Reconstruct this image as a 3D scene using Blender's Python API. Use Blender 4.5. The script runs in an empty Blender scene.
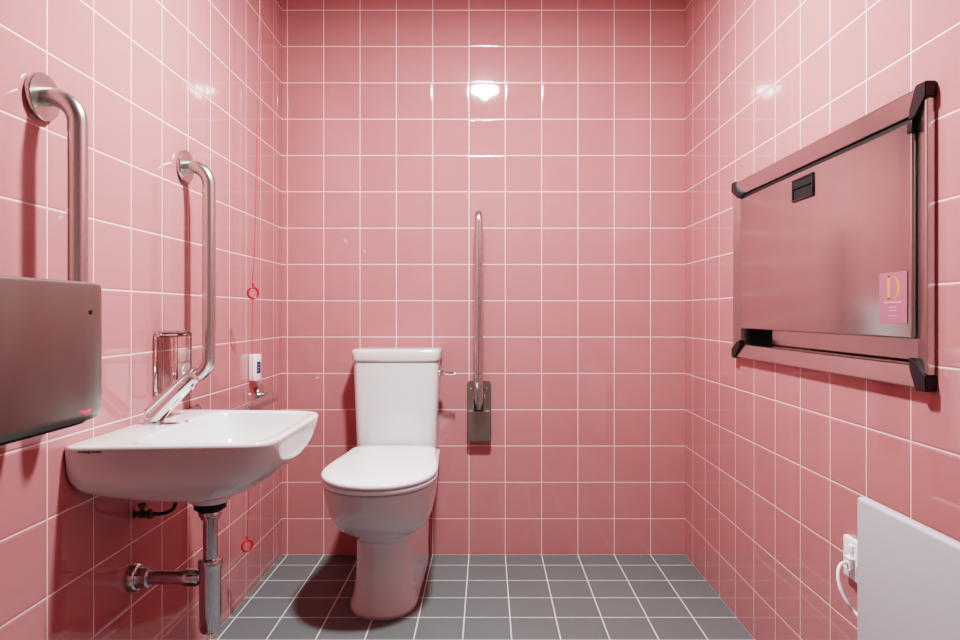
import bpy, bmesh, math, random
from mathutils import Vector, Matrix
C = bpy.context.scene.collection
PI = math.pi
F = 660.7
CAMX, CAMY, CAMZ = .847, -2.73, .997
W, H, LEN = 1.665, 2.33, 3.35      # room: x 0..W, y -LEN..0, z 0..H

def Y(Z):                            # distance from the camera plane -> world y
    return Z - 2.73

# ------------------------------------------------------------------ materials
def mat(name):
    m = bpy.data.materials.new(name); m.use_nodes = True
    nt = m.node_tree
    b = nt.nodes['Principled BSDF']
    return m, nt, b

def lin(r, g, b):
    f = lambda c: (c/255/12.92) if c/255 <= .04045 else ((c/255+.055)/1.055)**2.4
    return (f(r), f(g), f(b), 1)

def simple(name, col, rough=.4, metal=0., noise=.04, scale=12, bump=0., coat=0., stretch=None, rvar=0.):
    m, nt, b = mat(name)
    b.inputs['Roughness'].default_value = rough
    b.inputs['Metallic'].default_value = metal
    b.inputs['Coat Weight'].default_value = coat
    b.inputs['Coat Roughness'].default_value = .04
    tc = nt.nodes.new('ShaderNodeTexCoord')
    mp = nt.nodes.new('ShaderNodeMapping')
    nt.links.new(tc.outputs['Object'], mp.inputs['Vector'])
    if stretch: mp.inputs['Scale'].default_value = stretch
    n = nt.nodes.new('ShaderNodeTexNoise'); n.inputs['Scale'].default_value = scale
    n.inputs['Detail'].default_value = 4
    nt.links.new(mp.outputs['Vector'], n.inputs['Vector'])
    mx = nt.nodes.new('ShaderNodeMix'); mx.data_type = 'RGBA'
    d = tuple(max(0, c*(1-noise)) for c in col[:3]) + (1,)
    l = tuple(min(1, c*(1+noise)) for c in col[:3]) + (1,)
    mx.inputs['A'].default_value = d; mx.inputs['B'].default_value = l
    nt.links.new(n.outputs['Fac'], mx.inputs['Factor'])
    nt.links.new(mx.outputs['Result'], b.inputs['Base Color'])
    if rvar:
        mr = nt.nodes.new('ShaderNodeMapRange')
        mr.inputs['To Min'].default_value = max(0, rough-rvar); mr.inputs['To Max'].default_value = rough+rvar
        nt.links.new(n.outputs['Fac'], mr.inputs['Value'])
        nt.links.new(mr.outputs['Result'], b.inputs['Roughness'])
    if bump:
        bp = nt.nodes.new('ShaderNodeBump'); bp.inputs['Strength'].default_value = bump
        bp.inputs['Distance'].default_value = .001
        nt.links.new(n.outputs['Fac'], bp.inputs['Height'])
        nt.links.new(bp.outputs['Normal'], b.inputs['Normal'])
    return m

def tile_mat(name, ax, offu, offv, tile, grout, rough, T=.15, g=.00145, var=.05, tilt=.0014, pillow=.0045, spec=.8):
    """square tiles; ax = the two position axes; offsets put the joints where they lie on that wall"""
    m, nt, b = mat(name)
    N, L = nt.nodes, nt.links
    def M(op, a, bb=None, c=None):
        n = N.new('ShaderNodeMath'); n.operation = op
        for i, v in enumerate((a, bb, c)):
            if v is None: continue
            if isinstance(v, (int, float)): n.inputs[i].default_value = v
            else: L.new(v, n.inputs[i])
        return n.outputs[0]
    geo = N.new('ShaderNodeNewGeometry')
    sp = N.new('ShaderNodeSeparateXYZ'); L.new(geo.outputs['Position'], sp.inputs[0])
    u = M('DIVIDE', M('SUBTRACT', sp.outputs[ax[0]], offu), T)
    v = M('DIVIDE', M('SUBTRACT', sp.outputs[ax[1]], offv), T)
    fu, fv = M('FRACT', u), M('FRACT', v)
    iu, iv = M('FLOOR', u), M('FLOOR', v)
    du = M('MULTIPLY', M('MINIMUM', fu, M('SUBTRACT', 1, fu)), T)
    dv = M('MULTIPLY', M('MINIMUM', fv, M('SUBTRACT', 1, fv)), T)
    d = M('MINIMUM', du, dv)
    mr = N.new('ShaderNodeMapRange'); mr.interpolation_type = 'SMOOTHSTEP'
    mr.inputs['From Min'].default_value = g-.0004; mr.inputs['From Max'].default_value = g+.0005
    L.new(d, mr.inputs['Value'])
    mask = mr.outputs['Result']
    # per tile variation
    cb = N.new('ShaderNodeCombineXYZ'); L.new(iu, cb.inputs[0]); L.new(iv, cb.inputs[1])
    wn = N.new('ShaderNodeTexWhiteNoise'); wn.noise_dimensions = '2D'; L.new(cb.outputs[0], wn.inputs['Vector'])
    ns = N.new('ShaderNodeTexNoise'); ns.inputs['Scale'].default_value = 9; L.new(geo.outputs['Position'], ns.inputs['Vector'])
    t1 = M('MULTIPLY_ADD', wn.outputs['Value'], var, 1-var/2)
    t2 = M('MULTIPLY_ADD', ns.outputs['Fac'], .10, .95)
    tt = M('MULTIPLY', t1, t2)
    cm = N.new('ShaderNodeVectorMath'); cm.operation = 'SCALE'
    cm.inputs[0].default_value = tile[:3]; L.new(tt, cm.inputs['Scale'])
    mx = N.new('ShaderNodeMix'); mx.data_type = 'RGBA'
    mx.inputs['A'].default_value = grout
    L.new(cm.outputs[0], mx.inputs['B']); L.new(mask, mx.inputs['Factor'])
    L.new(mx.outputs['Result'], b.inputs['Base Color'])
    L.new(M('MULTIPLY_ADD', mask, rough-.6, .6), b.inputs['Roughness'])
    b.inputs['Specular IOR Level'].default_value = spec
    # height: pillowed edge + joint + slight tilt of each tile
    mp = N.new('ShaderNodeMapRange'); mp.interpolation_type = 'SMOOTHERSTEP'
    mp.inputs['From Min'].default_value = g; mp.inputs['From Max'].default_value = g+pillow
    mp.inputs['To Max'].default_value = .0005
    L.new(d, mp.inputs['Value'])
    ws = N.new('ShaderNodeSeparateColor'); L.new(wn.outputs['Color'], ws.inputs[0])
    tx = M('MULTIPLY', M('MULTIPLY', M('SUBTRACT', ws.outputs[0], .5), tilt*T), M('SUBTRACT', fu, .5))
    ty = M('MULTIPLY', M('MULTIPLY', M('SUBTRACT', ws.outputs[1], .5), tilt*T), M('SUBTRACT', fv, .5))
    wv = N.new('ShaderNodeTexNoise'); wv.inputs['Scale'].default_value = 14; wv.inputs['Detail'].default_value = 1
    L.new(geo.outputs['Position'], wv.inputs['Vector'])
    hh = M('ADD', M('ADD', mp.outputs['Result'], M('MULTIPLY', wv.outputs['Fac'], .00003)), M('ADD', tx, ty))
    bp = N.new('ShaderNodeBump'); bp.inputs['Strength'].default_value = .9; bp.inputs['Distance'].default_value = 1
    L.new(hh, bp.inputs['Height']); L.new(bp.outputs['Normal'], b.inputs['Normal'])
    return m

PINK = (.52, .21, .213, 1); GR = lin(240, 212, 208)
FT = lin(103, 107, 108); FG = lin(205, 205, 205)
M_back = tile_mat('glazed_pink_tile_back', ('X', 'Z'), .0225, 0., PINK, GR, .035)
M_left = tile_mat('glazed_pink_tile_left', ('Y', 'Z'), -.1075, 0., PINK, GR, .035)
M_right = tile_mat('glazed_pink_tile_right', ('Y', 'Z'), -.105, 0., PINK, GR, .035)
M_floor = tile_mat('grey_floor_tile', ('X', 'Y'), .0225, -.1125, FT, FG, .5, var=.06, tilt=.001, pillow=.002, spec=.3, g=.0021)
M_plaster = simple('white_plaster', lin(150, 148, 148), .75, noise=.02)
M_doorp = simple('door_paint', lin(150, 140, 138), .4, noise=.02)
M_ceram = simple('white_sanitary_ceramic', lin(214, 213, 214), .12, noise=.01, coat=.3)
M_seat = simple('white_seat_plastic', lin(236, 236, 240), .25, noise=.01)
M_plastic = simple('white_plastic', lin(235, 235, 238), .4, noise=.01)
M_heat = simple('white_powder_coat', lin(186, 187, 191), .45, noise=.012)
M_steel = simple('brushed_steel', (.60, .61, .59, 1), .27, 1, noise=.04, scale=12, stretch=(1, 1, .6))
M_steelh = simple('brushed_steel_dryer', (.27, .30, .28, 1), .33, 1, noise=.08, scale=6, stretch=(1, 3, 1), rvar=.04)
M_panel = simple('satin_steel_sheet', (.60, .60, .59, 1), .2, 1, noise=.05, scale=5, stretch=(1, 6, .5), rvar=.03, bump=.10)
M_plate = simple('dull_steel_plate', (.36, .33, .30, 1), .38, 1, noise=.06, scale=40)
M_chrome = simple('chrome', (.70, .71, .73, 1), .06, 1, noise=.01)
M_dchrome = simple('aged_chrome', (.60, .60, .62, 1), .12, 1, noise=.05, scale=30)
M_black = simple('black_plastic', lin(27, 24, 31), .4, noise=.05)
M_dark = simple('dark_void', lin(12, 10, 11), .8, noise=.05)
M_rubber = simple('black_rubber', lin(16, 15, 16), .6, noise=.05)
M_brass = simple('tarnished_brass', (.20, .12, .09, 1), .3, 1, noise=.15, scale=60)
M_red = simple('red_plastic', lin(205, 34, 52), .35, noise=.03)
M_card = simple('pink_card', lin(172, 110, 122), .4, noise=.02)
M_orange = simple('orange_print', lin(238, 140, 92), .5, noise=.02)
M_pale = simple('pale_print', lin(236, 190, 180), .5, noise=.02)
M_ink = simple('dark_ink', lin(84, 68, 70), .5, noise=.02)
M_blue = simple('navy_sticker', lin(38, 36, 92), .4, noise=.03)
M_whiteink = simple('white_print', lin(220, 220, 230), .5, noise=.02)

def emit(name, col, s):
    m, nt, b = mat(name)
    b.inputs['Base Color'].default_value = col
    b.inputs['Emission Color'].default_value = col
    b.inputs['Emission Strength'].default_value = s
    return m
M_glow = emit('lamp_diffuser', (1, .97, .93, 1), 60)
M_led = emit('red_led', (1, .03, .06, 1), 1.6)
m, nt, b = mat('clear_acrylic')
b.inputs['Base Color'].default_value = (.97, .90, .88, 1)
b.inputs['Transmission Weight'].default_value = 1
b.inputs['Roughness'].default_value = .02
b.inputs['IOR'].default_value = 1.45
M_acryl = m

# ------------------------------------------------------------------ mesh helpers
def obj(name, bm, m, parent=None, smooth=True, angle=35):
    bmesh.ops.recalc_face_normals(bm, faces=bm.faces[:])
    me = bpy.data.meshes.new(name); bm.to_mesh(me); bm.free()
    me.materials.append(m)
    if smooth:
        me.polygons.foreach_set('use_smooth', [True]*len(me.polygons))
        try: me.set_sharp_from_angle(angle=math.radians(angle))
        except Exception: pass
    o = bpy.data.objects.new(name, me); C.objects.link(o)
    if parent is not None:
        o.parent = parent
        o.matrix_parent_inverse = Matrix.Translation(parent.location).inverted()
    return o

def tag(o, label=None, cat=None, group=None, kind=None):
    if label: o['label'] = label
    if cat: o['category'] = cat
    if group: o['group'] = group
    if kind: o['kind'] = kind
    return o

def thing(name, label, cat, loc, group=None):
    o = bpy.data.objects.new(name, None); C.objects.link(o); o.location = loc
    o.empty_display_size = .05
    return tag(o, label, cat, group)

def box(bm, x0, x1, y0, y1, z0, z1, bev=0, seg=3):
    t = bmesh.new()
    bmesh.ops.create_cube(t, size=1)
    for v in t.verts:
        v.co = Vector(((x0+x1)/2+v.co.x*(x1-x0), (y0+y1)/2+v.co.y*(y1-y0), (z0+z1)/2+v.co.z*(z1-z0)))
    if bev:
        bmesh.ops.bevel(t, geom=t.edges[:], offset=bev, segments=seg, profile=.5, affect='EDGES')
    merge(bm, t)

def merge(bm, t):
    me = bpy.data.meshes.new('tmp'); t.to_mesh(me); t.free()
    bm.from_mesh(me); bpy.data.meshes.remove(me)

def loft(bm, rings, cap0=True, cap1=True, closed=False):
    vs = [[bm.verts.new(p) for p in r] for r in rings]
    n = len(vs[0])
    pairs = list(zip(vs, vs[1:])) + ([(vs[-1], vs[0])] if closed else [])
    for a, c in pairs:
        for i in range(n):
            bm.faces.new((a[i], a[(i+1) % n], c[(i+1) % n], c[i]))
    if not closed:
        if cap0: bm.faces.new(list(reversed(vs[0])))
        if cap1: bm.faces.new(vs[-1])

def tube(bm, pts, r, seg=20, caps=True):
    pts = [Vector(p) for p in pts]
    rad = r if isinstance(r, (list, tuple)) else [r]*len(pts)
    tan = []
    for i in range(len(pts)):
        a = pts[max(0, i-1)]; c = pts[min(len(pts)-1, i+1)]
        tan.append((c-a).normalized())
    up = Vector((0, 0, 1)) if abs(tan[0].z) < .9 else Vector((0, 1, 0))
    nrm = (up - tan[0]*up.dot(tan[0])).normalized()
    rings = []
    for i, p in enumerate(pts):
        nrm = (nrm - tan[i]*nrm.dot(tan[i])).normalized()
        bn = tan[i].cross(nrm)
        rings.append([p + (nrm*math.cos(2*PI*k/seg)+bn*math.sin(2*PI*k/seg))*rad[i] for k in range(seg)])
    loft(bm, rings, caps, caps)

def fillet(pts, r, n=10):
    """polyline with rounded corners"""
    pts = [Vector(p) for p in pts]
    out = [pts[0]]
    for i in range(1, len(pts)-1):
        a, p, c = pts[i-1], pts[i], pts[i+1]
        u = (a-p).normalized(); v = (c-p).normalized()
        ang = u.angle(v); t = r/math.tan(ang/2)
        s = p+u*t; e = p+v*t
        cen = p + (u+v).normalized()*(r/math.sin(ang/2))
        for k in range(n+1):
            f = k/n
            q = (s-cen).normalized().slerp((e-cen).normalized(), f)
            out.append(cen + q*r)
    out.append(pts[-1])
    return out

def lathe(bm, prof, org, axis='Z', seg=40, caps=True):
    """prof: list of (radius, distance along axis)"""
    org = Vector(org)
    rings = []
    for r, h in prof:
        ring = []
        for k in range(seg):
            a = 2*PI*k/seg
            c, s = math.cos(a)*r, math.sin(a)*r
            if axis == 'Z': p = Vector((c, s, h))
            elif axis == 'X': p = Vector((h, c, s))
            else: p = Vector((c, h, s))
            ring.append(org+p)
        rings.append(ring)
    loft(bm, rings, caps, caps)

def lathe_dir(bm, prof, org, d, seg=32):
    org = Vector(org); d = Vector(d).normalized()
    q = d.to_track_quat('Z', 'Y')
    rings = [[org + q @ Vector((math.cos(2*PI*k/seg)*r, math.sin(2*PI*k/seg)*r, h)) for k in range(seg)] for r, h in prof]
    loft(bm, rings)

def torus(bm, cen, R, r, nrm, seg=36, s2=10, sq=1.0):
    q = Vector(nrm).to_track_quat('Z', 'Y')
    rings = []
    for i in range(seg):
        a = 2*PI*i/seg
        rings.append([Vector(cen)+q @ Vector(((R+r*math.cos(2*PI*k/s2))*math.cos(a)*sq, (R+r*math.cos(2*PI*k/s2))*math.sin(a), r*math.sin(2*PI*k/s2))) for k in range(s2)])
    loft(bm, rings, closed=True)

def cr(keys, n):
    """Catmull-Rom through tuples"""
    out = []
    K = len(keys)
    for i in range(K-1):
        p0 = keys[max(0, i-1)]; p1 = keys[i]; p2 = keys[i+1]; p3 = keys[min(K-1, i+2)]
        for s in range(n):
            t = s/n
            out.append(tuple(.5*((2*b_)+(-a_+c_)*t+(2*a_-5*b_+4*c_-d_)*t*t+(-a_+3*b_-3*c_+d_)*t**3) for a_, b_, c_, d_ in zip(p0, p1, p2, p3)))
    out.append(keys[-1])
    return out

def text_bm(s, size, mtx, depth=.0004, offset=0.):
    cu = bpy.data.curves.new('t', 'FONT'); cu.body = s; cu.size = size; cu.extrude = depth; cu.offset = offset
    cu.align_x = 'CENTER'; cu.align_y = 'CENTER'; cu.resolution_u = 3
    o = bpy.data.objects.new('t', cu); C.objects.link(o)
    dg = bpy.context.evaluated_depsgraph_get()
    me = bpy.data.meshes.new_from_object(o.evaluated_get(dg))
    bm = bmesh.new(); bm.from_mesh(me); bmesh.ops.transform(bm, matrix=mtx, verts=bm.verts[:])
    bpy.data.objects.remove(o); bpy.data.curves.remove(cu); bpy.data.meshes.remove(me)
    return bm

# ------------------------------------------------------------------ room shell
def struct(name, bm, m, parent=None):
    o = obj(name, bm, m, parent, smooth=False)
    if parent is None: o['kind'] = 'structure'
    return o
th = .12
bm = bmesh.new(); box(bm, -th, W+th, -LEN-th, th, -th, 0); struct('floor', bm, M_floor)
bm = bmesh.new(); box(bm, -th, W+th, -LEN-th, th, H, H+th); struct('ceiling', bm, M_plaster)
bm = bmesh.new(); box(bm, 0, W, 0, th, 0, H); struct('wall_back', bm, M_back)
bm = bmesh.new(); box(bm, -th, 0, -LEN, th, 0, H); struct('wall_left', bm, M_left)
# changing unit is let into the right wall
CY0, CY1, CZ0, CZ1 = Y(1.203), Y(2.152), .857, 1.418      # outer frame
RY0, RY1, RZ0, RZ1 = CY0+.041, CY1-.041, CZ0+.041, CZ1-.041      # opening
bm = bmesh.new()
box(bm, W, W+th, -LEN, RY0, 0, H)
box(bm, W, W+th, RY1, th, 0, H)
box(bm, W, W+th, RY0, RY1, 0, RZ0)
box(bm, W, W+th, RY0, RY1, RZ1, H)
struct('wall_right', bm, M_right)
bm = bmesh.new()
DX0, DX1, DH = .38, 1.30, 2.05
box(bm, 0, DX0, -LEN-th, -LEN, 0, H); box(bm, DX1, W, -LEN-th, -LEN, 0, H); box(bm, DX0, DX1, -LEN-th, -LEN, DH, H)
struct('wall_front', bm, M_back)
bm = bmesh.new(); box(bm, DX0, DX1, -LEN-.06, -LEN-.02, 0.0, DH)
d = struct('door_1', bm, M_doorp)
bm = bmesh.new()
lathe(bm, [(.024, 0), (.024, .008), (.009, .010), (.009, .04)], (DX0+.07, -LEN-.02, 1.0), 'Y', 20)
tube(bm, fillet([(DX0+.07, -LEN+.02, 1.0), (DX0+.07, -LEN+.03, 1.0), (DX0+.19, -LEN+.03, 1.0)], .008, 5), .009, 12)
struct('door_handle', bm, M_steel, d)
bm = bmesh.new()
for x0, x1, z0, z1 in ((DX0-.06, DX0, 0, DH+.06), (DX1, DX1+.06, 0, DH+.06), (DX0, DX1, DH, DH+.06)):
    box(bm, x0, x1, -LEN, -LEN+.015, z0, z1)
struct('trim_1', bm, M_doorp)

# ------------------------------------------------------------------ ceiling downlight
LX, LY = .835, -1.157
t = thing('ceiling_downlight', 'round recessed ceiling downlight above the middle of the room, reflected in the tiles', 'ceiling light', (LX, LY, H))
bm = bmesh.new()
lathe(bm, [(.08, 0), (.1, 0), (.1, -.004), (.08, -.008)], (LX, LY, H), caps=False)
obj('trim_ring', bm, M_plastic, t)
bm = bmesh.new(); lathe(bm, [(.08, -.001), (.079, -.006), (.070, -.012), (.045, -.017), (.0, -.019)], (LX, LY, H)); obj('diffuser', bm, M_glow, t)
ld = bpy.data.lights.new('downlight', 'AREA'); ld.shape = 'DISK'; ld.size = .15
ld.energy = 40; ld.color = (.95, 1, .985); ld.spread = math.radians(180)
lo = bpy.data.objects.new('downlight', ld); C.objects.link(lo); lo.location = (LX, LY, H-.024)
pd = bpy.data.lights.new('downlight_side_glow', 'POINT'); pd.energy = 6; pd.color = ld.color; pd.shadow_soft_size = .028
po = bpy.data.objects.new('downlight_side_glow', pd); C.objects.link(po); po.location = (LX, LY, H-.045)

# ------------------------------------------------------------------ vertical grab bars
def flange(bm, p, ax=1):
    x, y, z = p; p = (x-.001, y, z)
    lathe(bm, [(.040, 0), (.0435, .001), (.0445, .003), (.0445, .011), (.0435, .0125), (.0, .0126)], p, 'X', 40)
def grab_bar(Zd, ztop, zbot, label, X=.072):
    y = Y(Zd)
    t = thing('grab_bar', label, 'grab bar', (0, y, zbot), 'vertical grab bars beside the basin')
    bm = bmesh.new()
    tube(bm, fillet([(.008, y, ztop), (X, y, ztop), (X, y, zbot), (.008, y, zbot)], .052, 14), .0175, 24)
    obj('bar', bm, M_steel, t)
    for z in (ztop, zbot):
        bm = bmesh.new(); flange(bm, (0, y, z)); obj('wall_flange', bm, M_steel, t)
grab_bar(1.251, 1.407, .824, 'brushed steel vertical grab bar rising from behind the steel hand dryer')
grab_bar(1.843, 1.407, .820, 'brushed steel vertical grab bar on pink wall above far side of the washbasin')

# horizontal rail low on the left wall near the corner
y0, y1, zr = Y(1.90), Y(2.445), .692
t = thing('grab_bar', 'steel horizontal grab bar low on left wall beyond the washbasin, near the corner', 'grab bar', (0, y1, zr))
bm = bmesh.new()
tube(bm, fillet([(.008, y0, zr), (.072, y0, zr), (.072, y1, zr), (.008, y1, zr)], .045, 12), .0165, 24)
obj('bar', bm, M_steel, t)
for yy in (y0, y1):
    bm = bmesh.new(); flange(bm, (0, yy, zr)); obj('wall_flange', bm, M_chrome, t)

# ------------------------------------------------------------------ hand dryer
HY0, HY1, HZ0, HZ1, HD = Y(.835), Y(1.183), .813, 1.050, .184
hc = (HY0+HY1)/2; hh = (HY1-HY0)/2
t = thing('hand_dryer', 'large brushed steel hand dryer with curved front and glowing red light, left wall', 'hand dryer', (0, hc, HZ0))
def dring(z, inset, x0=-.001):
    pts = []
    n = 40
    a = HD-inset; b_ = hh-inset
    for k in range(n+1):
        th_ = -PI/2 + PI*k/n
        ct, st = math.cos(th_), math.sin(th_)
        pts.append(Vector((x0+(a-x0)*abs(ct)**(2/6.5), hc+b_*math.copysign(abs(st)**(2/6.5), st), z)))
    return pts
bm = bmesh.new()
rings = []
for z, i in ((HZ0+.004, .014), (HZ0+.005, .007), (HZ0+.010, .0025), (HZ0+.020, 0), (HZ1-.010, 0), (HZ1-.004, .0015), (HZ1-.001, .005), (HZ1, .011)):
    rings.append(dring(z, i))
loft(bm, rings)
obj('steel_cover', bm, M_steelh, t)
bm = bmesh.new(); loft(bm, [dring(HZ0-.002, .020), dring(HZ0+.008, .015)])
obj('base_plate', bm, M_rubber, t)
def on_dryer(px, py):                  # point on the front face for fittings
    x = HD
    for _ in range(60):
        Zd = (CAMX-x)*F/(487-px)
        u = min(.9999, abs((Y(Zd)-hc)/hh))
        x = .5*x+.5*HD*(1-u**6.5)**(1/6.5)
    return Vector((x, Y(Zd), CAMZ-(py-313.5)*Zd/F))
p = on_dryer(90.5, 312)
bm = bmesh.new(); lathe(bm, [(.0042, -.008), (.0042, .0012), (.0025, .0016)], p, 'X', 16); obj('lock_screw', bm, M_rubber, t)
bm = bmesh.new()
p = on_dryer(85.5, 410)
pts = [Vector((HD*(1-min(.999, abs((p.y+k*.0032-hc)/hh))**6.5)**(1/6.5), p.y+k*.0032, p.z-.0012*(1-(k/5)**2)*3)) for k in range(-5, 6)]
tube(bm, pts, [.0004+.0016*(1-(k/5)**2) for k in range(-5, 6)], 8)
obj('indicator_light', bm, M_led, t)['label'] = 'small glowing red crescent light'
bm = bmesh.new(); lathe(bm, [(.028, 0), (.030, .004)], (.09, hc, HZ0-.003)); obj('air_nozzle', bm, M_rubber, t)

# ------------------------------------------------------------------ washbasin
BC = Y(1.578)
t = thing('washbasin', 'white ceramic wall-hung washbasin on the left pink wall under the chrome tap', 'basin', (0, BC, .57))
def bring(z, xb, xf, hy, nf=4.6, nb=9, N=160):
    cx = (xb+xf)/2; a = (xf-xb)/2
    out = []
    for k in range(N):
        th_ = 2*PI*k/N
        c_, s_ = math.cos(th_), math.sin(th_)
        n = nf if c_ > 0 else nb
        r = (abs(c_)**n+abs(s_)**n)**(-1/n)
        X_ = cx+a*c_*r
        out.append(Vector((X_, BC+hy*s_*r*(1.055-.115*X_/.39), z)))
    return out
outer = cr([  # z, back, front, half width, nf, nb
    (.5745, .13, .235, .055, 2.2, 2.2), (.5765, .10, .262, .100, 2.4, 2.6), (.587, .07, .292, .142, 2.7, 3), (.602, .035, .322, .172, 3.1, 6),
    (.620, .012, .348, .201, 3.7, 12), (.640, .003, .372, .225, 4.6, 30), (.668, 0, .390, .240, 5.6, 40), (.700, 0, .399, .2465, 6.6, 40),
    (.723, 0, .402, .2485, 7.5, 40)], 4)
lip = [(.7285, 0, .401, .2475, 7.5, 40), (.7305, .001, .3985, .245, 7.5, 40), (.7310, .004, .3955, .242, 7.5, 30),
       (.7308, .10, .384, .2305, 6.4, 6), (.7295, .104, .381, .2275, 6, 5.5), (.7265, .107, .378, .2245, 5.8, 5)]
inner = cr([(.7265, .107, .378, .2245, 5.8, 5), (.712, .113, .371, .218, 5, 4.6), (.685, .121, .357, .206, 4, 4), (.650, .132, .332, .180, 3.2, 3.4), (.620, .148, .292, .130, 2.6, 2.6), (.606, .165, .245, .065, 2.2, 2.2), (.603, .185, .215, .02, 2, 2)], 4)
rings = [bring(k[0], k[1], k[2], k[3], k[4], k[5]) for k in outer+lip+inner[1:]]
bm = bmesh.new(); loft(bm, rings)
lathe(bm, [(.052, .600), (.050, .576), (.047, .560), (.045, .552), (.043, .549)], (.186, BC, 0))
obj('bowl', bm, M_ceram, t, angle=50)
bm = bmesh.new(); lathe_dir(bm, [(.0065, 0), (.0065, .004)], (.1105, BC-.05, .7035), (1, 0, .35), 16)
for v in bm.verts: v.co.z = .7035+(v.co.z-.7035)*1.5
obj('overflow_hole', bm, M_dark, t)
bm = bmesh.new(); lathe(bm, [(.031, .604), (.031, .607), (.024, .6075), (.02, .606)], (.2, BC, 0)); obj('waste_ring', bm, M_chrome, t)
# maker's script on the near side
xs = CAMX-(487-89.2)*1.318/F
mt = Matrix.Translation((xs, BC-.2485*(1.055-.295*xs)-.0004, .997-(452.2-313.5)*1.318/F)) @ Matrix.Rotation(math.radians(4.2), 4, 'Z') @ Matrix.Rotation(PI/2, 4, 'X')
bm = text_bm('Armitage Shanks', .0068, mt)
obj('maker_mark', bm, M_ink, t, smooth=False)['label'] = 'small dark maker name printed on the side'

# ------------------------------------------------------------------ mixer tap
TY = BC+.02
t = thing('mixer_tap', 'slanted chrome mixer tap standing on the back ledge of the washbasin', 'tap', (.042, TY, .731))
A = Vector((.038, TY, .738)); B = Vector((.138, TY, .846)); dr = (B-A).normalized(); up = Vector((-dr.z, 0, dr.x))
bm = bmesh.new()
lathe(bm, [(.0235, 0), (.0235, .003), (.0205, .007)], (.042, TY, .7312))
tube(bm, [(.040, TY, .733), (.040, TY, .740), A+dr*.012, A+dr*.03, A+dr*.09, B+dr*-.004, B], [.0205, .0205, .0195, .0185, .0170, .0165, .0150], 28)
obj('body', bm, M_chrome, t)
bm = bmesh.new()
# lever: flat tapering blade on top of the body
L0 = A+dr*.004+up*.0235; L1 = B+dr*.014+up*.0125
rs = []
for f, w, h in ((0, .010, .004), (.04, .0155, .0075), (.3, .016, .0075), (.8, .0145, .0055), (.97, .0135, .0042), (1, .012, .0025)):
    c_ = L0.lerp(L1, f); ring = []
    for k in range(20):
        a = 2*PI*k/20; cc, ss = math.cos(a), math.sin(a)
        ring.append(c_+Vector((0, 1, 0))*w*math.copysign(abs(cc)**.5, cc)+up*h*math.copysign(abs(ss)**.5, ss))
    rs.append(ring)
loft(bm, rs)
obj('lever', bm, M_chrome, t)
bm = bmesh.new()
lathe_dir(bm, [(.0105, 0), (.0105, .012), (.0088, .0125)], B-dr*.02-up*.006, -up+dr*.3)
obj('spout_outlet', bm, M_dchrome, t)
bm = bmesh.new(); lathe(bm, [(.0045, 0), (.0045, .0015)], (.105, TY+.035, .7312), seg=14); obj('chain_stay', bm, M_dchrome, t)

# ------------------------------------------------------------------ acrylic soap dispenser
sy0, sy1, sz0, sz1 = Y(1.672), Y(1.762), .780, .948
t = thing('soap_dispenser', 'clear acrylic soap dispenser box on left wall between tap and grab bar', 'soap dispenser', (0, sy0, sz0))
bm = bmesh.new(); box(bm, .002, .062, sy0, sy1, sz0, sz1, .006, 3)
t2 = bmesh.new(); box(t2, .010, .054, sy0+.008, sy1-.008, sz0+.01, sz1-.008, .004, 2)
bmesh.ops.recalc_face_normals(t2, faces=t2.faces[:]); bmesh.ops.reverse_faces(t2, faces=t2.faces[:])
me = bpy.data.meshes.new('x'); bmesh.ops.recalc_face_normals(bm, faces=bm.faces[:]); t2.to_mesh(me); t2.free(); bm.from_mesh(me)
me2 = bpy.data.meshes.new('clear_box'); bm.to_mesh(me2); bm.free(); me2.materials.append(M_acryl)
o = bpy.data.objects.new('clear_box', me2); C.objects.link(o); o.parent = t; o.matrix_parent_inverse = Matrix.Translation(t.location).inverted()
bm = bmesh.new(); lathe(bm, [(.008, -.010), (.010, 0), (.010, .003)], (.032, (sy0+sy1)/2, sz0-.003), seg=20)
lathe(bm, [(.004, -.022), (.0045, -.009)], (.032, (sy0+sy1)/2, sz0-.003), seg=14)
obj('pump_nozzle', bm, M_dchrome, t)
bm = bmesh.new(); box(bm, .003, .058, sy0+.004, sy1-.004, sz1, sz1+.004, .0015, 2); obj('filler_lid', bm, M_dchrome, t)
bm = bmesh.new(); box(bm, .014, .017, sy0+.012, sy0+.016, sz0+.012, sz1-.012)
for zz in (sz0+.02, sz1-.02): lathe(bm, [(.0045, 0), (.0045, .004), (.002, .0045)], (.0115, sy0+.022, zz), 'X', 14)
obj('fixing_bracket', bm, M_plate, t)

# ------------------------------------------------------------------ bottle trap and waste
tx, tz = .186, .367
t = thing('bottle_trap', 'chrome bottle trap and waste pipe hanging below the washbasin', 'waste pipe', (tx, BC, .24))
bm = bmesh.new(); lathe(bm, [(.037, .549), (.038, .5445), (.035, .5385), (.037, .534), (.031, .532), (.028, .527)], (tx, BC, 0)); obj('rubber_washer', bm, M_rubber, t)
bm = bmesh.new(); lathe(bm, [(.025, .530), (.0265, .527), (.0265, .517), (.025, .515), (.0225, .5145), (.0225, .509), (.017, .508)], (tx, BC, 0)); obj('upper_nut', bm, M_dchrome, t)
bm = bmesh.new(); lathe(bm, [(.0165, .512), (.0165, .405)], (tx, BC, 0)); obj('tailpipe', bm, M_dchrome, t)
bm = bmesh.new(); lathe(bm, [(.0185, .414), (.0262, .411), (.0275, .408), (.0275, .394), (.0260, .391), (.0258, .388), (.0252, .386)], (tx, BC, 0)); obj('collar_nut', bm, M_dchrome, t)
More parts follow.
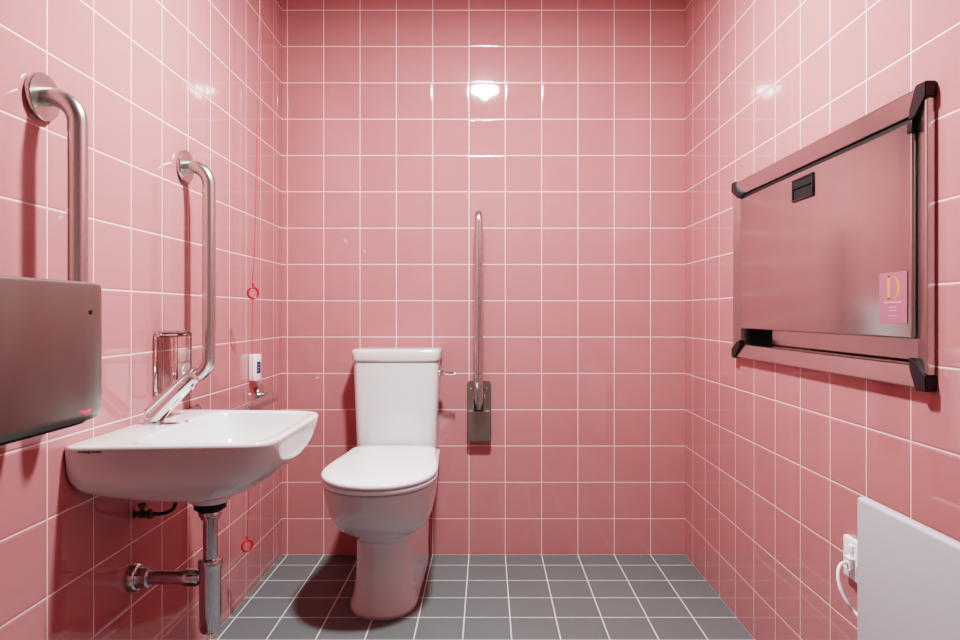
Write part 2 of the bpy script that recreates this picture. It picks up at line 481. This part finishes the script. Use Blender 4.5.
bm = bmesh.new(); lathe(bm, [(.022, .390), (.0250, .388), (.0250, .252), (.0235, .2475), (.0235, .243), (.021, .240), (.0, .2395)], (tx, BC, 0)); obj('trap_bottle', bm, M_dchrome, t)
bm = bmesh.new(); lathe(bm, [(.0165, .012), (.0165, tx-.02)], (0, BC, tz), 'X')
lathe(bm, [(.0165, .0), (.0205, .002), (.0205, .03), (.0175, .036)], (tx-.062, BC, tz), 'X'); obj('waste_pipe', bm, M_dchrome, t)
bm = bmesh.new(); lathe(bm, [(.033, -.001), (.033, .012), (.031, .015), (.026, .017), (.024, .022), (.024, .040), (.0165, .043)], (0, BC, tz), 'X'); obj('wall_flange', bm, M_dchrome, t)

# ------------------------------------------------------------------ water supply valve
vz = .515; vy = BC+.01
t = thing('supply_valve', 'small tarnished water stop valve with dark hose on wall below the washbasin', 'valve', (0, vy, vz))
bm = bmesh.new()
lathe(bm, [(.011, 0), (.011, .003), (.0065, .004), (.0065, .012), (.0105, .013), (.0105, .025), (.007, .026), (.007, .032), (.0115, .033), (.0115, .043), (.006, .045), (.0055, .05)], (0, vy, vz), 'X', 8)
obj('valve_body', bm, M_brass, t, angle=20)
bm = bmesh.new(); lathe(bm, [(.0045, 0), (.0045, .010), (.009, .011), (.009, .018), (.007, .019)], (.019, vy, vz+.007), 'Z', 14); obj('valve_knob', bm, M_brass, t)
bm = bmesh.new(); tube(bm, cr([(.045, vy, vz), (.070, vy, vz+.002), (.092, vy, vz+.012), (.100, vy, vz+.032), (.103, vy, vz+.054)], 6), .0042, 12); obj('hose', bm, M_rubber, t)

# ------------------------------------------------------------------ emergency pull cord
cy = Y(2.126)
t = thing('emergency_pull_cord', 'thin red emergency pull cord with two red rings hanging by left wall', 'pull cord', (.075, cy, .23))
def ring_(p, nm='pull_ring'):
    bm = bmesh.new()
    torus(bm, p, .0175, .0036, (.72, -.70, 0), 36, 10)
    o = obj(nm, bm, M_red, t); return o
c1 = Vector((.094, cy, 1.063)); c2 = Vector((.075, cy, .250))
bm = bmesh.new()
P = [(.121, cy, H-.004), (.113, cy, 1.9), (.100, cy, 1.25), (.0935, cy, 1.12), (.0915, cy, 1.112), (.0930, cy, 1.102), (.0945, cy, 1.085)]
tube(bm, cr(P, 4), .0009, 6)
tube(bm, cr([(.0940, cy, 1.046), (.0915, cy, 1.02), (.0910, cy, .90), (.0905, cy, .69), (.084, cy, .50), (.0762, cy, .30), (.0750, cy, .269)], 4), .0009, 6)
obj('cord', bm, M_red, t)
for c_ in (c1, c2):
    ring_(c_)
    bm = bmesh.new(); lathe(bm, [(.0015, .033), (.0035, .029), (.0035, .023), (.0018, .0195)], c_, 'Z', 12); obj('knot_bead', bm, M_red, t)
bm = bmesh.new(); lathe(bm, [(.03, 0), (.03, -.006), (.012, -.02), (.004, -.024)], (.121, cy, H), 'Z', 24); obj('ceiling_switch', bm, M_plastic, t)

# white reset unit
uy0, uy1, uz0, uz1 = Y(2.345), Y(2.405), .757, .850
t = thing('alarm_reset_unit', 'small white plastic alarm reset box with navy sticker on left wall', 'alarm unit', (0, uy0, uz0))
bm = bmesh.new(); box(bm, .0005, .026, uy0, uy1, uz0, uz1, .003, 3); obj('casing', bm, M_plastic, t)
bm = bmesh.new(); box(bm, .0255, .0268, uy0+.012, uy0+.050, uz0+.025, uz0+.067, .0004, 1); o = obj('navy_sticker', bm, M_blue, t)
bm = bmesh.new()
for k in range(3): box(bm, .0266, .0271, uy0+.020, uy0+.038-.004*k, uz0+.056-.010*k, uz0+.0575-.010*k)
obj('sticker_print', bm, M_whiteink, t)
bm = bmesh.new(); lathe(bm, [(.0045, 0), (.0045, .0022), (.003, .003)], (.0255, uy0+.030, uz0+.080), 'X', 16); obj('reset_button', bm, M_plastic, t)

# ------------------------------------------------------------------ toilet
TX = .494
t = thing('toilet', 'white close-coupled toilet with closed lid standing against the back wall', 'toilet', (TX, -.3, 0))
def egg(z, yf, yb, hw, hb, N=72, asp=1.22, rb=.02, cx=TX, nf=2.15):
    """front: half superellipse, rear: tapering sides to a rounded back edge"""
    ym = min(yf+hw*asp, yb-.06)
    pts = []
    n1 = N//2
    for k in range(n1+1):
        a = -PI/2+PI*k/n1
        s_, c_ = math.sin(a), math.cos(a)
        pts.append(Vector((cx+hw*math.copysign(abs(s_)**(2/nf), s_), ym-(ym-yf)*abs(c_)**(2/nf), z)))
    m_ = 9
    for k in range(1, m_+1):
        f = k/m_; e = f*f*(3-2*f)
        pts.append(Vector((cx+hw+(hb-hw)*e, ym+(yb-rb-ym)*f, z)))
    for k in range(1, 7):
        a = PI/2*k/6
        pts.append(Vector((cx+hb-rb+rb*math.cos(a), yb-rb+rb*math.sin(a), z)))
    for k in range(1, 6):
        pts.append(Vector((cx+(hb-rb)*(1-2*k/6), yb, z)))
    for k in range(0, 6):
        a = PI/2*k/6
        pts.append(Vector((cx-hb+rb-rb*math.sin(a), yb-rb+rb*math.cos(a), z)))
    for k in range(0, m_):
        f = 1-k/m_; e = f*f*(3-2*f)
        pts.append(Vector((cx-hw-(hb-hw)*e, ym+(yb-rb-ym)*f, z)))
    return pts
keys = [(0, -.584, -.06, .113, .118), (.012, -.586, -.06, .115, .12), (.035, -.579, -.06, .108, .12), (.08, -.568, -.06, .100, .12), (.16, -.561, -.06, .0945, .122), (.225, -.560, -.06, .094, .124),
        (.243, -.569, -.055, .100, .128), (.266, -.606, -.05, .122, .134), (.296, -.662, -.045, .150, .142), (.338, -.704, -.04, .168, .150), (.388, -.734, -.035, .179, .158),
        (.430, -.746, -.03, .183, .163), (.442, -.748, -.03, .183, .164), (.446, -.743, -.032, .178, .161)]
bm = bmesh.new()
loft(bm, [egg(*k) for k in cr(keys, 4)])
obj('pan', bm, M_ceram, t, angle=60)
for k in (-1, 1):
    bm = bmesh.new(); lathe(bm, [(.008, -.006), (.008, .004), (.004, .007)], (TX+k*.106, -.36, .02), 'X', 16) if k > 0 else lathe(bm, [(.004, -.007), (.008, -.004), (.008, .006)], (TX+k*.106, -.36, .02), 'X', 16)
    obj('floor_screw_cap', bm, M_plastic, t)
def slab(nm, ks, m_):
    bm = bmesh.new(); loft(bm, [egg(*k, rb=min(.055, k[4]*.6)) for k in ks]); return obj(nm, bm, m_, t, angle=45)
slab('seat', [(.450, -.752, -.185, .181, .150), (.452, -.757, -.182, .186, .153), (.457, -.760, -.18, .188, .155), (.463, -.760, -.18, .188, .155), (.466, -.756, -.182, .185, .153)], M_seat)
slab('lid', [(.4685, -.757, -.185, .182, .156), (.470, -.762, -.182, .186, .159), (.475, -.764, -.18, .188, .161), (.481, -.763, -.18, .1875, .161), (.4855, -.759, -.182, .184, .159), (.4885, -.748, -.188, .176, .154), (.4905, -.70, -.22, .15, .12), (.4912, -.60, -.30, .08, .07)], M_seat)
for k in (-1, 1):
    bm = bmesh.new(); tube(bm, [(TX+k*.06, -.172, .468), (TX+k*.11, -.172, .468)], .011, 16)
    lathe(bm, [(.013, .446), (.013, .466)], (TX+k*.085, -.172, 0), seg=20); obj('hinge', bm, M_seat, t)
def cring(z, hw, yf, yb=-.006, bul=.012, r=.03, cx=TX-.005, N=14):
    pts = []
    for k in range(N+1):
        f = -1+2*k/N; pts.append(Vector((cx+f*(hw-r), yf+bul*f*f*1.0, z)))
    a0 = pts[-1].copy(); y_ = a0.y
    for k in range(1, 7):
        a = PI/2*k/6; pts.append(Vector((cx+hw-r+r*math.sin(a), y_+r-r*math.cos(a), z)))
    pts.append(Vector((cx+hw, (y_+r+yb)/2, z))); pts.append(Vector((cx+hw, yb, z))); pts.append(Vector((cx, yb, z))); pts.append(Vector((cx-hw, yb, z))); pts.append(Vector((cx-hw, (y_+r+yb)/2, z)))
    for k in range(0, 6):
        a = PI/2*k/6; pts.append(Vector((cx-hw+r-r*math.cos(a), y_+r-r*math.sin(a), z)))
    return pts
bm = bmesh.new()
loft(bm, [cring(.447, .152, -.150), cring(.452, .156, -.154), cring(.475, .1575, -.156), cring(.60, .1615, -.158), cring(.74, .1665, -.160), cring(.806, .1685, -.161), cring(.809, .165, -.157)])
obj('cistern', bm, M_ceram, t, angle=50)
bm = bmesh.new()
loft(bm, [cring(.809, .168, -.162), cring(.811, .1715, -.166), cring(.816, .1735, -.168), cring(.842, .1745, -.169), cring(.850, .1735, -.168), cring(.8545, .170, -.164), cring(.857, .163, -.156), cring(.858, .14, -.13, bul=.008)])
obj('cistern_lid', bm, M_ceram, t, angle=50)
bm = bmesh.new()
hx = TX+.162; hz = .762
lathe(bm, [(.015, 0), (.0155, .006), (.013, .011), (.009, .014), (.009, .020)], (hx, -.10, hz), 'X', 24)
tube(bm, cr([(hx+.014, -.10, hz), (hx+.018, -.112, hz), (hx+.030, -.122, hz-.001), (hx+.072, -.126, hz-.004)], 5), [.009]*5+[.008]*5+[.007]*5+[.006], 14)
obj('flush_lever', bm, M_chrome, t)

# ------------------------------------------------------------------ fold-up support rail on the back wall
RX = .8145
t = thing('folding_support_rail', 'folded-up steel support rail on the back wall right of the toilet', 'support rail', (RX, 0, .474))
def rplate(bm, x, hw, z0, z1, y0, y1, r):
    out = []
    for yy, ins in ((y0, 0), (y1+.0012, 0), (y1, .0012)):
        ring = []
        for cx_, cz_, a0 in ((x+hw-r, z1-r, 0), (x-hw+r, z1-r, PI/2), (x-hw+r, z0+r, PI), (x+hw-r, z0+r, 1.5*PI)):
            for k in range(7):
                a = a0+PI/2*k/6; ring.append(Vector((cx_+(r-ins)*math.cos(a), yy, cz_+(r-ins)*math.sin(a))))
        out.append(ring)
    loft(bm, out)
bm = bmesh.new(); rplate(bm, RX, .050, .474, .722, -.0005, -.008, .02); obj('wall_plate', bm, M_plate, t)
bm = bmesh.new()
rplate(bm, RX, .048, .476, .600, -.009, -.040, .012)
obj('hinge_cover', bm, M_plate, t)
for s in (-1, 1):
    bm = bmesh.new(); box(bm, RX+s*.022-.003, RX+s*.022+.003, -.075, -.008, .600, .660, .002, 2); obj('hinge_cheek', bm, M_plate, t)
for s in (-1, 1):
    for z in (.690,):
        bm = bmesh.new(); lathe(bm, [(.0055, -.0085), (.0055, -.0115), (.003, -.0125)], (RX+s*.030, 0, z), 'Y', 16); obj('screw', bm, M_chrome, t)
bm = bmesh.new()
pts = fillet([(RX, -.048, .612), (RX, -.048, 1.405), (RX, -.175, 1.405), (RX, -.175, .66), (RX, -.062, .612)], .045, 12)
pts = fillet([(RX, -.045, .614), (RX, -.045, 1.392), (RX, -.150, 1.392), (RX, -.150, .720), (RX, -.075, .640), (RX, -.058, .618)], .035, 12)
tube(bm, pts, .0165, 24)
obj('rail_tube', bm, M_steel, t)

# ------------------------------------------------------------------ baby changing unit in the right wall
t = thing('baby_changing_unit', 'wide satin steel baby changing unit with black corners recessed in right wall', 'changing table', (W, (CY0+CY1)/2, CZ0))
FO, FI = W-.016, W-.024            # frame face: outer lip and inner edge x
def frame_member(bm, a, b_, out, inn):
    """a,b: corner pair indices ; mitred strip with a lip to the wall"""
    pass
def rect(o_):                      # inset rectangle corners (y,z)
    return [(CY0+o_, CZ0+o_), (CY1-o_, CZ0+o_), (CY1-o_, CZ1-o_), (CY0+o_, CZ1-o_)]
prof = [(0, W), (0, W-.013), (.0012, W-.0165), (.004, W-.018), (.0405, W-.007), (.042, W-.005), (.042, W+.004)]   # inset, x
names = ['lower_frame_bar', 'side_frame_bar', 'upper_frame_bar', 'side_frame_bar']
for i in range(4):
    bm = bmesh.new(); j = (i+1) % 4
    rows = []
    for ins, x in prof:
        r_ = rect(ins); rows.append([Vector((x, *r_[i])), Vector((x, *r_[j]))])
    vs = [[bm.verts.new(p) for p in r] for r in rows]
    for a, c_ in zip(vs, vs[1:]): bm.faces.new((a[0], a[1], c_[1], c_[0]))
    obj(names[i], bm, M_panel, t, angle=20)
# black corner blocks following the mitre
for i in range(4):
    bm = bmesh.new()
    ry, rz = rect(0)[i]; sy = 1 if i in (0, 3) else -1; sz = 1 if i in (0, 1) else -1
    def cp(u, v, x): return Vector((x, ry+sy*u, rz+sz*v))
    w = .026
    base = [(-.003, -.003), (w, -.003), (.052, .052-w*.70), (.056, .056), (.052-w*.70, .052), (-.003, w)]
    lo_ = [cp(u, v, W) for u, v in base]
    hi = [cp(u, v, x) for (u, v), x in zip(base, (W-.021, W-.0225, W-.0165, W-.016, W-.0165, W-.0225))]
    loft(bm, [lo_, hi])
    bmesh.ops.bevel(bm, geom=bm.edges[:], offset=.002, segments=2, affect='EDGES')
    obj('corner_block', bm, M_black, t, angle=30)
# recessed case
bm = bmesh.new()
dp = W+.105
e = .0015
for (a, c_) in (((W+.002, RY0+e, RZ0+e), (W+.002, RY1-e, RZ0+e)),): pass
q = lambda x, y, z: bm.verts.new((x, y, z))
y_a, y_b, z_a, z_b = RY0+e, RY1-e, RZ0+e, RZ1-e
f_ = [q(W-.004, y_a, z_a), q(W-.004, y_b, z_a), q(W-.004, y_b, z_b), q(W-.004, y_a, z_b)]
g_ = [q(dp, y_a, z_a), q(dp, y_b, z_a), q(dp, y_b, z_b), q(dp, y_a, z_b)]
for i in range(4): bm.faces.new((f_[i], f_[(i+1) % 4], g_[(i+1) % 4], g_[i]))
bm.faces.new(g_)
obj('recess_case', bm, M_panel, t, smooth=False)
# door panel
PX = W-.014
py0, py1, pz0, pz1 = Y(1.2505), Y(2.100), .949, 1.361
bm = bmesh.new(); box(bm, PX, PX+.028, py0, py1, pz0, pz1, .0045, 3)
fold = obj('fold_down_panel', bm, M_panel, t)
bm = bmesh.new(); box(bm, PX+.028, PX+.075, py0+.02, py1-.02, pz0+.012, pz1-.03, .01, 2); obj('bed_shell', bm, M_black, t)
# dark shelf channel behind lower gap
bm = bmesh.new(); box(bm, W+.045, W+.052, py0+.03, py1-.10, RZ0+.004, pz0+.03, .002, 1); obj('inner_channel', bm, M_panel, t)
bm = bmesh.new(); box(bm, W-.002, W+.03, py0-.002, py1+.004, pz1+.002, pz1+.013); obj('gap_shade', bm, M_rubber, t)  # black strip stands in for the shade in the gap above the panel
bm = bmesh.new()
hy0, hy1, hz0, hz1 = Y(1.6245), Y(1.736), 1.287, 1.3455
xo = PX-.004
fr = .006
def quadbox(x0, x1, y0, y1, z0, z1): box(bm, x0, x1, y0, y1, z0, z1, .0015, 2)
quadbox(xo, PX+.003, hy0, hy1, hz1-fr, hz1); quadbox(xo, PX+.003, hy0, hy1, hz0, hz0+fr)
quadbox(xo, PX+.003, hy0, hy0+fr, hz0+fr, hz1-fr); quadbox(xo, PX+.003, hy1-fr, hy1, hz0+fr, hz1-fr)
hdl = obj('pull_handle', bm, M_black, t)
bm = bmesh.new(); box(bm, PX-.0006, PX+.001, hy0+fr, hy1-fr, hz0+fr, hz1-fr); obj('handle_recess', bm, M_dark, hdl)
hdl.children[0].matrix_parent_inverse = hdl.matrix_world.inverted()
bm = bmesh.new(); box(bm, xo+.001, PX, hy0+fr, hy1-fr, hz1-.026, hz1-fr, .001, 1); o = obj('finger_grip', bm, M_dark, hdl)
o.matrix_parent_inverse = hdl.matrix_world.inverted()
# rubber corner bumper on the panel's near top corner
bm = bmesh.new(); box(bm, PX-.003, PX+.02, py0-.004, py0+.012, pz1-.022, pz1+.002, .0025, 2); obj('corner_bumper', bm, M_black, t)
# pink card with the letter D stuck on the panel
cy0, cy1, cz0, cz1 = Y(1.262), Y(1.3517), .9776, 1.0786
c = thing('stuck_card', 'small pink card with an orange letter D stuck on the steel changing unit', 'card', (PX, (cy0+cy1)/2, cz0))
bm = bmesh.new(); box(bm, PX-.0016, PX-.0002, cy0, cy1, cz0, cz1, .0004, 1); obj('card', bm, M_card, c, smooth=False)
# D as stencil: stem, bowl
bm = bmesh.new()
yc = (cy0+cy1)/2; zc = cz1-.030
sx = PX-.0018; US, VS = 1.35, 1.15
def sp(u, v): return Vector((sx, yc-u*US, zc+v*VS))     # +u towards the camera (right in the photo)
def strip(pairs):
    vs_ = [(bm.verts.new(sp(*a)), bm.verts.new(sp(*b2))) for a, b2 in pairs]
    for p1, p2 in zip(vs_, vs_[1:]): bm.faces.new((p1[0], p1[1], p2[1], p2[0]))
strip([((-.013, -.020), (-.006, -.020)), ((-.013, .020), (-.006, .020))])
strip([((-.016, -.020), (-.003, -.020)), ((-.016, -.018), (-.003, -.018))]); strip([((-.016, .018), (-.003, .018)), ((-.016, .020), (-.003, .020))])
prs = []
for k in range(17):
    a = -PI/2+PI*k/16
    w_ = .0015+.0050*math.cos(a)
    prs.append(((.000+(.017-w_)*math.cos(a), (.020-.0015)*math.sin(a)), (.000+.017*math.cos(a), .020*math.sin(a))))
strip(prs)
obj('letter', bm, M_orange, c, smooth=False)['label'] = 'orange stencil letter D'
bm = bmesh.new(); US = VS = 1.05
random.seed(3)
for row, (v, u0, u1, h_) in enumerate(((-.029, -.028, .026, .0022), (-.038, -.012, .012, .0014), (-.044, -.010, .010, .0014), (-.054, -.014, .012, .0014))):
    u = u0
    while u < u1:
        w_ = random.uniform(.002, .0045); strip([((u, v), (u+w_, v)), ((u, v+h_), (u+w_, v+h_))]); u += w_+.0015
obj('small_print', bm, M_pale, c, smooth=False)

# ------------------------------------------------------------------ panel heater
t = thing('panel_heater', 'slim white electric panel heater on the right wall below the changing unit', 'heater', (W, Y(.9), .2))
hx0, hx1 = 1.583, 1.603
bm = bmesh.new(); box(bm, hx0, hx1, Y(.52), Y(1.318), .19, .633, .007, 5); obj('front_panel', bm, M_heat, t)
for z_ in (.70, 1.12):
    bm = bmesh.new(); box(bm, hx1-.001, W, Y(z_-.02), Y(z_+.02), .26, .56, .002, 1); obj('wall_bracket', bm, M_plastic, t)
bm = bmesh.new()
yy = Y(1.455)
tube(bm, cr([(1.650, Y(1.462), .446), (1.628, Y(1.454), .447), (1.611, Y(1.438), .435), (1.606, Y(1.422), .410), (1.615, Y(1.408), .380), (1.630, Y(1.400), .360), (1.640, Y(1.34), .34), (1.64, Y(1.28), .33)], 8), .0036, 12)
obj('power_cord', bm, M_plastic, t)
t = thing('fused_switch_outlet', 'white switched electrical outlet plate on right wall beside the white heater', 'outlet', (W, yy, .41))
bm = bmesh.new(); box(bm, W-.012, W, Y(1.408), Y(1.496), .408, .498, .003, 3); obj('face_plate', bm, M_plastic, t)
bm = bmesh.new(); box(bm, W-.017, W-.011, Y(1.452), Y(1.468), .466, .486, .002, 2); obj('rocker_switch', bm, M_plastic, t)
bm = bmesh.new(); box(bm, W-.022, W-.011, Y(1.472), Y(1.450), .434, .458, .002, 2); obj('cord_outlet', bm, M_plastic, t)
bm = bmesh.new(); box(bm, W-.0135, W-.0115, Y(1.425), Y(1.442), .424, .446, .0006, 1); obj('fuse_carrier', bm, M_heat, t)

# ------------------------------------------------------------------ camera, view
cam = bpy.data.cameras.new('camera'); co = bpy.data.objects.new('camera', cam); C.objects.link(co)
co.location = (CAMX, CAMY, CAMZ); co.rotation_euler = (PI/2, 0, 0)
cam.sensor_width = 36; cam.lens = F/960*36; cam.clip_start = .02
cam.shift_x = -7/960; cam.shift_y = -6.5/960
sc = bpy.context.scene; sc.camera = co
w = bpy.data.worlds.new('world'); sc.world = w; w.use_nodes = True
w.node_tree.nodes['Background'].inputs['Color'].default_value = (.03, .03, .03, 1)
sc.view_settings.view_transform = 'Filmic'
sc.view_settings.look = 'High Contrast'
sc.view_settings.exposure = .51
sc.cycles.max_bounces = 12; sc.cycles.diffuse_bounces = 6; sc.cycles.glossy_bounces = 6
sc.cycles.sample_clamp_indirect = 2.5; sc.cycles.blur_glossy = .6; sc.cycles.caustics_reflective = False
